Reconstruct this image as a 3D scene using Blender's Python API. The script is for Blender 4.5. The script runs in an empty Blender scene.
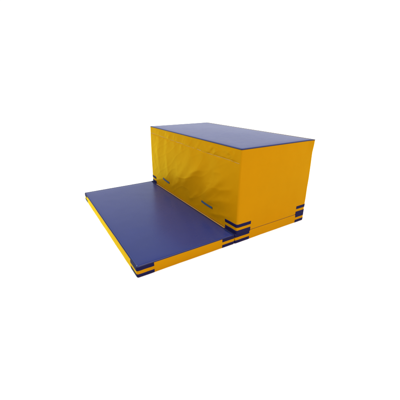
import bpy, bmesh, math, random
from mathutils import Vector, Matrix, noise, Euler

# ------------------------------------------------------------------ camera
scene = bpy.context.scene
C = scene.collection
FOC = 271.38            # focal length in pixels of a 400 px wide frame
TILT, PAN = -1.19246, 0.56437
T = Vector((0.33222, -0.42458, -2.62376))
R = Matrix.Rotation(TILT, 3, 'X') @ Matrix.Rotation(PAN, 3, 'Z')
cam_data = bpy.data.cameras.new('camera')
cam_data.sensor_width = 36.0
cam_data.lens = 36.0 * FOC / 400.0
cam_data.clip_start = 0.05
cam_data.clip_end = 500
cam = bpy.data.objects.new('camera', cam_data)
C.objects.link(cam)
M4 = R.transposed().to_4x4()
M4.translation = -(R.transposed() @ T)
cam.matrix_world = M4
scene.camera = cam

# ------------------------------------------------------------------ light
world = bpy.data.worlds.new('World')
scene.world = world
world.use_nodes = True
bg = world.node_tree.nodes['Background']
bg.inputs['Color'].default_value = (0.98, 1.01, 1.14, 1)
bg.inputs['Strength'].default_value = 1.04


def sun(name, direction, strength, color, angle):
    """direction = where the light travels to"""
    d = bpy.data.lights.new(name, 'SUN')
    d.energy = strength
    d.color = color
    d.angle = math.radians(angle)
    o = bpy.data.objects.new(name, d)
    o.rotation_euler = Vector(direction).to_track_quat('-Z', 'Y').to_euler()
    C.objects.link(o)


sun('key_lamp', (-0.10, 0.80, -0.85), 2.9, (1.0, 0.85, 0.78), 50)
sun('fill_lamp', (0.74, -0.56, -0.74), 2.35, (0.77, 1.0, 0.72), 18)

scene.view_settings.view_transform = 'Standard'
scene.view_settings.look = 'None'
scene.view_settings.exposure = 0.0
scene.view_settings.gamma = 1.0


# ------------------------------------------------------------------ materials
def vinyl(name, col, rough=0.42, vary=0.05, bump=0.25, spec=0.5, grain=420.0, ripple=0.35, gloss=None, rvar=0.08):
    m = bpy.data.materials.new(name)
    m.use_nodes = True
    nt = m.node_tree
    N, L = nt.nodes, nt.links
    p = N['Principled BSDF']
    p.inputs['Specular IOR Level'].default_value = spec
    tc = N.new('ShaderNodeTexCoord')
    # slow tone variation of the coated cloth, plus small scuffs
    n1 = N.new('ShaderNodeTexNoise')
    n1.inputs['Scale'].default_value = 3.2
    n1.inputs['Detail'].default_value = 6
    n1.inputs['Roughness'].default_value = 0.62
    L.new(tc.outputs['Object'], n1.inputs['Vector'])
    mr = N.new('ShaderNodeMapRange')
    mr.inputs['From Min'].default_value = 0.3
    mr.inputs['From Max'].default_value = 0.7
    mr.inputs['To Min'].default_value = 1 - vary
    mr.inputs['To Max'].default_value = 1 + vary
    L.new(n1.outputs['Fac'], mr.inputs['Value'])
    mul = N.new('ShaderNodeVectorMath')
    mul.operation = 'SCALE'
    mul.inputs[0].default_value = col
    L.new(mr.outputs['Result'], mul.inputs['Scale'])
    L.new(mul.outputs['Vector'], p.inputs['Base Color'])
    # roughness variation
    n2 = N.new('ShaderNodeTexNoise')
    n2.inputs['Scale'].default_value = 14
    n2.inputs['Detail'].default_value = 8
    L.new(tc.outputs['Object'], n2.inputs['Vector'])
    mr2 = N.new('ShaderNodeMapRange')
    mr2.inputs['To Min'].default_value = rough - rvar
    mr2.inputs['To Max'].default_value = rough + rvar
    L.new(n2.outputs['Fac'], mr2.inputs['Value'])
    L.new(mr2.outputs['Result'], p.inputs['Roughness'])
    # embossed leather grain of the PVC
    v = N.new('ShaderNodeTexVoronoi')
    v.inputs['Scale'].default_value = grain
    L.new(tc.outputs['Object'], v.inputs['Vector'])
    b = N.new('ShaderNodeBump')
    b.inputs['Strength'].default_value = bump
    b.inputs['Distance'].default_value = 0.0006
    L.new(v.outputs['Distance'], b.inputs['Height'])
    # gentle hand-size ripples
    n3 = N.new('ShaderNodeTexNoise')
    n3.inputs['Scale'].default_value = 9
    n3.inputs['Detail'].default_value = 3
    L.new(tc.outputs['Object'], n3.inputs['Vector'])
    b2 = N.new('ShaderNodeBump')
    b2.inputs['Strength'].default_value = ripple
    b2.inputs['Distance'].default_value = 0.004
    L.new(n3.outputs['Fac'], b2.inputs['Height'])
    L.new(b.outputs['Normal'], b2.inputs['Normal'])
    L.new(b2.outputs['Normal'], p.inputs['Normal'])
    if gloss:
        g = N.new('ShaderNodeBsdfGlossy')
        g.inputs['Color'].default_value = (*gloss, 1)
        L.new(mr2.outputs['Result'], g.inputs['Roughness'])
        L.new(b2.outputs['Normal'], g.inputs['Normal'])
        fr = N.new('ShaderNodeFresnel')
        fr.inputs['IOR'].default_value = 1.45
        L.new(b2.outputs['Normal'], fr.inputs['Normal'])
        mx = N.new('ShaderNodeMixShader')
        L.new(fr.outputs['Fac'], mx.inputs['Fac'])
        L.new(p.outputs['BSDF'], mx.inputs[1])
        L.new(g.outputs['BSDF'], mx.inputs[2])
        L.new(mx.outputs['Shader'], N['Material Output'].inputs['Surface'])
    return m


YEL = vinyl('yellow_vinyl', (0.308, 0.119, 0.0001), rough=0.36, vary=0.03, spec=0.0, gloss=(1.0, 0.84, 0.05))
NAVY = vinyl('blue_vinyl', (0.0105, 0.0175, 0.098), rough=0.28, vary=0.05, spec=0.26, bump=0.05, ripple=0.012, rvar=0.03)
BAND = vinyl('navy_patch_vinyl', (0.0042, 0.0030, 0.030), rough=0.6, vary=0.10, spec=0.07)
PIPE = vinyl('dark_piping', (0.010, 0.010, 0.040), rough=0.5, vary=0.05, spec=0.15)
TEAL = vinyl('blue_webbing', (0.010, 0.030, 0.072), rough=0.6, vary=0.1, spec=0.3, grain=260)
SEAM = vinyl('tan_seam_tape', (0.31, 0.145, 0.02), rough=0.55, vary=0.05, spec=0.25)

FLOOR = bpy.data.materials.new('white_floor')
FLOOR.use_nodes = True
fp = FLOOR.node_tree.nodes['Principled BSDF']
fp.inputs['Base Color'].default_value = (0.85, 0.85, 0.85, 1)
fp.inputs['Roughness'].default_value = 0.9
fp.inputs['Specular IOR Level'].default_value = 0.1


# ------------------------------------------------------------------ helpers
def mesh_obj(name, verts, faces, mat, parent=None, smooth=True):
    me = bpy.data.meshes.new(name)
    me.from_pydata([tuple(v) for v in verts], [], faces)
    bm = bmesh.new()
    bm.from_mesh(me)
    bmesh.ops.recalc_face_normals(bm, faces=bm.faces)
    bm.to_mesh(me)
    bm.free()
    for p in me.polygons:
        p.use_smooth = smooth
    me.materials.append(mat)
    o = bpy.data.objects.new(name, me)
    C.objects.link(o)
    if parent:
        o.parent = parent
    return o


def empty(name, label, cat):
    o = bpy.data.objects.new(name, None)
    o.empty_display_size = 0.1
    C.objects.link(o)
    o['label'] = label
    o['category'] = cat
    return o


class Block:
    """A soft rectangular foam block in its vinyl cover: rounded plan,
    rounded top and bottom edges, an offset function for sag and folds and
    a warp for a lean of the whole block."""

    def __init__(s, x0, x1, y0, y1, z0, z1, r=0.012, re=0.008, off=None, warp=None, topoff=None):
        s.x0, s.x1, s.y0, s.y1, s.z0, s.z1, s.r, s.re = x0, x1, y0, y1, z0, z1, r, re
        s.off = off or (lambda x, y, z, nx, ny: 0.0)
        s.warp = warp or (lambda p: p)
        s.topoff = topoff or (lambda x, y: 0.0)
        a = r * math.pi / 2
        w, l = x1 - x0 - 2 * r, y1 - y0 - 2 * r
        s.segs = [a, w, a, l, a, w, a, l]      # starts at the end of the left face
        s.total = sum(s.segs)
        s.wlen, s.llen, s.a = w, l, a
        # arc length of the middle of each corner
        s.corner = {'near': a / 2, 'right': a + w + a / 2,
                    'far': 2 * a + w + l + a / 2, 'left': 3 * a + 2 * w + l + a / 2}

    def plan(s, t):
        t %= s.total
        x0, x1, y0, y1, r = s.x0, s.x1, s.y0, s.y1, s.r
        cen = [(x0 + r, y0 + r, math.pi), (x1 - r, y0 + r, 1.5 * math.pi),
               (x1 - r, y1 - r, 0), (x0 + r, y1 - r, 0.5 * math.pi)]
        for k, sl in enumerate(s.segs):
            if t <= sl or k == 7:
                break
            t -= sl
        if k % 2 == 0:
            cx, cy, a0 = cen[k // 2]
            an = a0 + t / r
            return cx + r * math.cos(an), cy + r * math.sin(an), math.cos(an), math.sin(an)
        if k == 1:
            return x0 + r + t, y0, 0, -1
        if k == 3:
            return x1, y0 + r + t, 1, 0
        if k == 5:
            return x1 - r - t, y1, 0, 1
        return x0, y1 - r - t, -1, 0

    def inset(s, z):
        d = min(z - s.z0, s.z1 - z)
        if d >= s.re:
            return 0.0
        d = max(d, 0)
        return s.re - math.sqrt(max(s.re ** 2 - (s.re - d) ** 2, 0))

    def side(s, t, z, extra=0.0):
        x, y, nx, ny = s.plan(t)
        o = s.off(x, y, z, nx, ny) - s.inset(z) + extra
        return s.warp(Vector((x + nx * o, y + ny * o, z)))

    def samples(s, step):
        out = []
        acc = 0
        for k, sl in enumerate(s.segs):
            n = 5 if k % 2 == 0 else max(2, int(sl / step))
            for i in range(n):
                out.append(acc + sl * i / n)
            acc += sl
        return out

    def body(s, name, mat, parent, step=0.02, zstep=0.02):
        ts = s.samples(step)
        zs = [s.z0 + s.re * (1 - math.cos(a * math.pi / 10)) for a in range(0, 5)]
        n = max(2, int((s.z1 - s.z0 - 2 * s.re) / zstep))
        zs += [s.z0 + s.re + (s.z1 - s.z0 - 2 * s.re) * i / n for i in range(n + 1)]
        zs += [s.z1 - s.re * (1 - math.cos(a * math.pi / 10)) for a in range(4, -1, -1)]
        verts, faces = [], []
        for z in zs:
            for t in ts:
                verts.append(s.side(t, z))
        m = len(ts)
        for j in range(len(zs) - 1):
            for i in range(m):
                i2 = (i + 1) % m
                faces.append((j * m + i, j * m + i2, (j + 1) * m + i2, (j + 1) * m + i))
        faces.append(tuple(range(m)))
        faces.append(tuple((len(zs) - 1) * m + i for i in range(m)))
        o = mesh_obj(name, verts, faces, mat, parent)
        for p in o.data.polygons:
            if len(p.vertices) > 4:
                p.use_smooth = False
        return o

    def strip(s, name, mat, parent, ranges, out=0.0016, n=14, nz=5, flat=False):
        """one mesh of raised vinyl pieces wrapped round the side surface
        ranges: (t0, t1, zfun0, zfun1)"""
        verts, faces = [], []
        for t0, t1, z0, z1 in ranges:
            za = z0 if callable(z0) else (lambda t, v=z0: v)
            zb = z1 if callable(z1) else (lambda t, v=z1: v)
            base = len(verts)
            z_seed = t0 * 7.3 + zb(t0) * 31
            for i in range(n + 3):
                u = min(max((i - 1) / n, 0), 1)
                t = t0 + (t1 - t0) * u
                for j in range(nz + 3):
                    w = min(max((j - 1) / nz, 0), 1)
                    wob = 0.0011 * nz3(t * 22, z_seed, 0.3) + 0.0006 * nz3(t * 70, z_seed, w * 5)
                    z = za(t) + (zb(t) - za(t)) * w + wob
                    edge = i in (0, n + 2) or j in (0, nz + 2)
                    verts.append(s.side(t, z, (-0.002 if edge else out) + (s.inset(z) if flat else 0)))
            q = nz + 3
            for i in range(n + 2):
                for j in range(nz + 2):
                    a = base + i * q + j
                    faces.append((a, a + q, a + q + 1, a + 1))
        return mesh_obj(name, verts, faces, mat, parent)

    def top_sheet(s, name, mat, parent, margin=0.0045, h=0.002, nx=40, ny=80):
        """slightly crowned vinyl sheet sewn onto the top"""
        x0, x1, y0, y1 = s.x0 + margin, s.x1 - margin, s.y0 + margin, s.y1 - margin
        verts, faces = [], []
        rows = [-1] + list(range(nx + 1)) + [nx + 1]
        cols = [-1] + list(range(ny + 1)) + [ny + 1]
        for i in rows:
            u = min(max(i / nx, 0), 1)
            for j in cols:
                v = min(max(j / ny, 0), 1)
                x, y = x0 + (x1 - x0) * u, y0 + (y1 - y0) * v
                rim = i in (-1, nx + 1) or j in (-1, ny + 1)
                d = min(x - x0, x1 - x, y - y0, y1 - y)
                z = s.z1 + (-0.004 if rim else h * min(1, max(d, 0) / 0.012) ** 0.5 + 0.0006 + s.topoff(x, y) * min(1, d / 0.08))
                verts.append(s.warp(Vector((x, y, z))))
        q = len(cols)
        for i in range(len(rows) - 1):
            for j in range(q - 1):
                a = i * q + j
                faces.append((a, a + q, a + q + 1, a + 1))
        return mesh_obj(name, verts, faces, mat, parent)

    def piping(s, name, mat, parent, z, rad=0.0036, inset=0.002, step=0.04):
        ts = s.samples(step)
        verts, faces = [], []
        k = 8
        for t in ts:
            x, y, nx, ny = s.plan(t)
            o = s.off(x, y, z, nx, ny)
            for a in range(k):
                an = 2 * math.pi * a / k
                rr = -inset + o + rad * math.cos(an)
                verts.append(s.warp(Vector((x + nx * rr, y + ny * rr, z + rad * math.sin(an)))))
        m = len(ts)
        for i in range(m):
            i2 = (i + 1) % m
            for a in range(k):
                b = (a + 1) % k
                faces.append((i * k + a, i2 * k + a, i2 * k + b, i * k + b))
        return mesh_obj(name, verts, faces, mat, parent)

    def corner_patch(s, corner, length, mat, parent, za, zb, zc, zd, name='corner_patch', flat=False):
        """two navy bands folded round a corner with the yellow showing between"""
        c = s.corner[corner]
        h = length + s.a / 2 - s.r
        return s.strip(name, mat, parent,
                       [(c - h, c + h, za, zb), (c - h, c + h, zc, zd)], n=44, flat=flat,
                       out=0.003 if flat else 0.0016)


# ------------------------------------------------------------------ setting
def floor():
    verts = [(-60, -60, 0), (60, -60, 0), (60, 60, 0), (-60, 60, 0)]
    o = mesh_obj('floor', verts, [(0, 1, 2, 3)], FLOOR, smooth=False)
    o['kind'] = 'structure'


floor()

TH = 0.0984            # mat thickness
LEN = 1.994            # length of mat and block
PW = 0.9756            # width of the open panel
W = 1.0


def nz3(x, y, z):
    return noise.noise(Vector((x, y, z)))


# ------------------------------------------------------------------ folding mat
mat_root = empty('folding_mat', 'low blue-topped folding mat on the white floor, one half opened out beside the tall block', 'gym mat')


def mat_off(x, y, z, nx, ny):
    u = (z / TH - 0.5) * 2
    return 0.0022 * (1 - u * u) + 0.0016 * nz3(x * 4, y * 4, z * 8) + 0.0008 * nz3(x * 13, y * 13, z * 12)


def mat_top(x, y):
    return 0.0022 + 0.0020 * nz3(x * 1.6 + 5, y * 1.6, 0) + 0.0006 * nz3(x * 7, y * 7, 3)


B = [0.002, 0.034, 0.0655, TH - 0.0015]

panel = Block(-PW, -0.003, 0, LEN, 0.0005, TH, r=0.012, re=0.007, off=mat_off, topoff=mat_top)
p_open = panel.body('panel', YEL, mat_root)
p_open['label'] = 'opened half of the mat with its blue top showing'
panel.top_sheet('top_sheet', NAVY, p_open)
panel.piping('piping', PIPE, p_open, TH - 0.001)
for c in ('near', 'right', 'far', 'left'):
    panel.corner_patch(c, 0.145, BAND, p_open, *B)

base = Block(0.003, W, 0, LEN, 0.0005, TH - 0.001, r=0.012, re=0.004, off=mat_off)
p_base = base.body('panel', YEL, mat_root)
p_base['label'] = 'half of the mat lying under the tall block'
for c, ln in (('near', 0.18), ('right', 0.14), ('far', 0.14), ('left', 0.18)):
    base.corner_patch(c, ln, BAND, p_base, B[0], B[1], B[2], TH - 0.0012)


def sheet(name, mat, parent, x0, x1, y0, y1, z, th, n=60):
    verts, faces = [], []
    prof = [(x0, z - 0.006), (x0, z + th), ((x0 + x1) / 2, z + th + 0.0006), (x1, z + th), (x1, z - 0.006)]
    for i in range(n + 1):
        y = y0 + (y1 - y0) * i / n
        w = 0.0015 * nz3(0, y * 5, 1)
        for k, (x, zz) in enumerate(prof):
            verts.append((x + w, y, zz))
    for i in range(n):
        for k in range(4):
            a = i * 5 + k
            faces.append((a, a + 1, a + 6, a + 5))
    faces.append(tuple(range(5)))
    faces.append(tuple(n * 5 + k for k in range(5)))
    return mesh_obj(name, verts, faces, mat, parent, smooth=False)


hinge = sheet('hinge', SEAM, mat_root, -0.004, 0.009, 0.165, LEN - 0.17, TH + 0.002, 0.0022)
sheet('hinge_end', BAND, hinge, -0.005, 0.024, 0.001, 0.1645, TH + 0.002, 0.0024, 8)
sheet('hinge_end', BAND, hinge, -0.005, 0.024, LEN - 0.1695, LEN - 0.001, TH + 0.002, 0.0024, 8)

# ------------------------------------------------------------------ tall block
E0 = 0.034
Z0 = TH + 0.0015
Z1 = TH + 0.8113
blk_root = empty('foam_block', 'tall yellow foam block with blue top, standing on one half of the low mat', 'foam block')


def smooth(a, b, x):
    t = min(max((x - a) / (b - a), 0), 1)
    return t * t * (3 - 2 * t)


def seam_z(y):
    return 0.785 + 0.019 * y + 0.005 * nz3(0, y * 3.0, 7) + 0.003 * nz3(0, y * 9.0, 2)


random.seed(4)
# pleats that hang from the seam: (y, width, depth, reach down, slant)
PLEATS = [(1.86, .035, .003, .12, .05), (1.70, .07, .007, .40, .04), (1.44, .045, .004, .22, -.05),
          (1.24, .03, .003, .14, .10), (1.05, .022, .004, .10, .02), (0.86, .04, .003, .16, .30),
          (0.62, .03, .003, .10, .20), (0.36, .05, .004, .12, .35), (0.17, .03, .003, .10, .3)]
# long soft folds: (y0, z0, y1, z1, width, height)
FOLDS = [(1.25, .22, .70, .80, .13, .013), (1.10, .26, .46, .74, .10, .020), (0.60, .26, .10, .70, .09, .018),
         (0.62, .24, .06, .42, .06, .010), (0.50, .14, .04, .26, .04, .006), (0.36, .44, .04, .54, .04, .005),
         (1.78, .76, 1.66, .20, .10, .006), (1.48, .70, 1.38, .20, .08, .005), (1.40, .16, 1.05, .36, .05, .006),
         (0.90, .15, 0.62, .34, .04, .006), (1.95, .60, 1.80, .30, .05, .003), (0.85, .50, .55, .62, .03, .003),
         (0.42, .62, .20, .66, .03, .004), (1.20, .50, 1.00, .60, .04, .003)]


def seg_fold(y, z, f):
    y0, z0, y1, z1, w, h = f
    dy, dz = y1 - y0, z1 - z0
    L2 = dy * dy + dz * dz
    t = ((y - y0) * dy + (z - z0) * dz) / L2
    tc = min(max(t, 0), 1)
    d = math.hypot(y - y0 - tc * dy, z - z0 - tc * dz)
    e = smooth(0, .35, min(max(t, 0), 1)) * smooth(0, .35, 1 - min(max(t, 0), 1)) if 0 < t < 1 else 0
    return 0.85 * h * e * math.exp(-(math.sqrt(d * d + (.3 * w) ** 2) - .3 * w) / (.62 * w))


def blk_off(x, y, z, nx, ny):
    h = (z - Z0) / (Z1 - Z0)
    edge = smooth(0, .10, h) * smooth(0, .06, 1 - h)
    o = 0.004 * math.sin(math.pi * min(max(h, 0), 1))
    if nx < -0.05:                                      # the loose front cover
        fr = -nx
        ends = smooth(0, .10, y) * smooth(0, .06, LEN - y)
        sz = seam_z(y)
        v = 0
        if z < sz:
            dn = sz - z
            for py, w, d, reach, sl in PLEATS:
                yy = y - (py - sl * dn)
                ww = w * (1 + 1.6 * dn / reach)
                v += d * math.exp(-(yy / ww) ** 2) * math.exp(-(dn / reach) ** 2) * smooth(0, .03, dn)
            for f in FOLDS:
                v += seg_fold(y, z, f)
            v += 0.004 * nz3(y * 1.9 + z * 1.5, z * 1.6 - y * .8, 2)
            v += 0.0012 * nz3(y * 5 + z * 6, z * 3 - y * 2, 5)
            v += 0.0007 * nz3(y * 16 + z * 12, z * 9, 15) + 0.0016 * (1 - abs(nz3(y * 4 + z * 7, z * 1.5 - y * 1.5, 41)) * 2) ** 5
        else:
            up = z - sz
            v += (0.006 * nz3(y * 6, z * 5, 3) + 0.007 * max(nz3(y * 13 + z * 10, z * 6, 9), 0)) * smooth(0, .02, up)
            near = math.exp(-((y - .28) / .28) ** 2)
            v += near * smooth(0, .03, up) * (0.006 * nz3(y * 9 - z * 14, z * 10 + y * 4, 17) + 0.004 * (1 - abs(nz3(y * 8, z * 22 + y * 5, 27)) * 2) ** 3)
        v -= 0.004 * math.exp(-((z - sz) / .007) ** 2)   # stitched groove
        o += fr * v * edge * (0.15 + 0.85 * ends)
        bow = math.sin(math.pi * min(max(y / LEN, 0), 1) ** 0.75)
        o += fr * bow * (0.006 * (1 - h) + 0.017 * math.sin(math.pi * min(max(h, 0), 1)))
    else:
        o += 0.005 * nz3(x * 2.2 + y, z * 2.6, 4) * edge + 0.0012 * nz3(x * 9 + y, z * 9, 6) * edge
        if ny < -.5:                                    # stitched collar line of the end
            o -= 0.0016 * math.exp(-((z - 0.787) / .004) ** 2)
    # fuller top rim at the right-hand end
    if x > 0.9:
        o += 0.009 * smooth(.90, 1.0, x) * smooth(Z1 - .16, Z1 - .03, z)
    return o


def blk_warp(p):
    h = (p.z - Z0) / (Z1 - Z0)
    w = (W - p.x) / (W - E0)
    q = p.copy()
    q.x += (-0.016 * (1 - h) - 0.007 * h) * w
    return q


def blk_top(x, y):
    return 0.007 * math.sin(math.pi * min(max((x - E0) / (W - E0), 0), 1)) * math.sin(math.pi * min(max(y / LEN, 0), 1)) \
        + 0.003 + 0.003 * nz3(x * 1.8, y * 1.8, 21) + 0.0002 * nz3(x * 8, y * 8, 13)


blk = Block(E0, W, 0, LEN, Z0, Z1, r=0.013, re=0.005, off=blk_off, warp=blk_warp, topoff=blk_top)
blk.body('side_cover', YEL, blk_root, step=0.008, zstep=0.008)
blk.top_sheet('top_sheet', NAVY, blk_root)
blk.piping('piping', PIPE, blk_root, Z1 - 0.001, rad=0.0036, inset=0.0012)
blk.piping('piping', PIPE, blk_root, Z0 + 0.0032, rad=0.003, inset=0.003)  # dark tube modelled to draw the shadow line in the gap under the block
for c, ln in (('near', 0.17), ('right', 0.14), ('far', 0.14), ('left', 0.14)):
    blk.corner_patch(c, ln, BAND, blk_root, TH - 0.007, TH + 0.036, TH + 0.069, TH + 0.101, flat=True)

# tan tape along the seam of the front cover
tF0 = blk.corner['left'] + blk.a / 2
tF1 = tF0 + blk.llen


def ty(t):
    return blk.plan(t)[1]


blk.strip('seam_tape', SEAM, blk_root,
          [(tF0 + 0.01, tF1 - 0.005, lambda t: seam_z(ty(t)) - .0028, lambda t: seam_z(ty(t)) + .0028)],
          out=0.0008, n=240, nz=2)


def handle(ya, yb, za, zb):
    """flat webbing pull sewn down at both ends, standing off the cover between them"""
    n, k = 24, 5
    hw = 0.0115
    verts, faces = [], []
    ends = [blk.side(tF0 + (LEN - blk.r - yy), zz) for yy, zz in ((ya, za), (yb, zb))]
    for i in range(n + 1):
        u = i / n
        y = ya + (yb - ya) * u
        zc = za + (zb - za) * u
        lift = 0.006 + 0.003 * smooth(0.06, .28, u) * smooth(0.06, .28, 1 - u) - 0.003
        for dz, l in ((-hw, 0), (-hw, .003), (0, .0036), (hw, .003), (hw, 0)):
            q = ends[0].lerp(ends[1], u)
            verts.append((q.x - lift - l, q.y, q.z + dz))
    for i in range(n):
        for a in range(k):
            b = (a + 1) % k
            faces.append((i * k + a, (i + 1) * k + a, (i + 1) * k + b, i * k + b))
    faces.append(tuple(range(k)))
    faces.append(tuple(n * k + a for a in range(k)))
    return mesh_obj('handle', verts, faces, TEAL, blk_root, smooth=False)


handle(1.590, 1.40, 0.248, 0.232)
handle(0.590, 0.385, 0.246, 0.238)
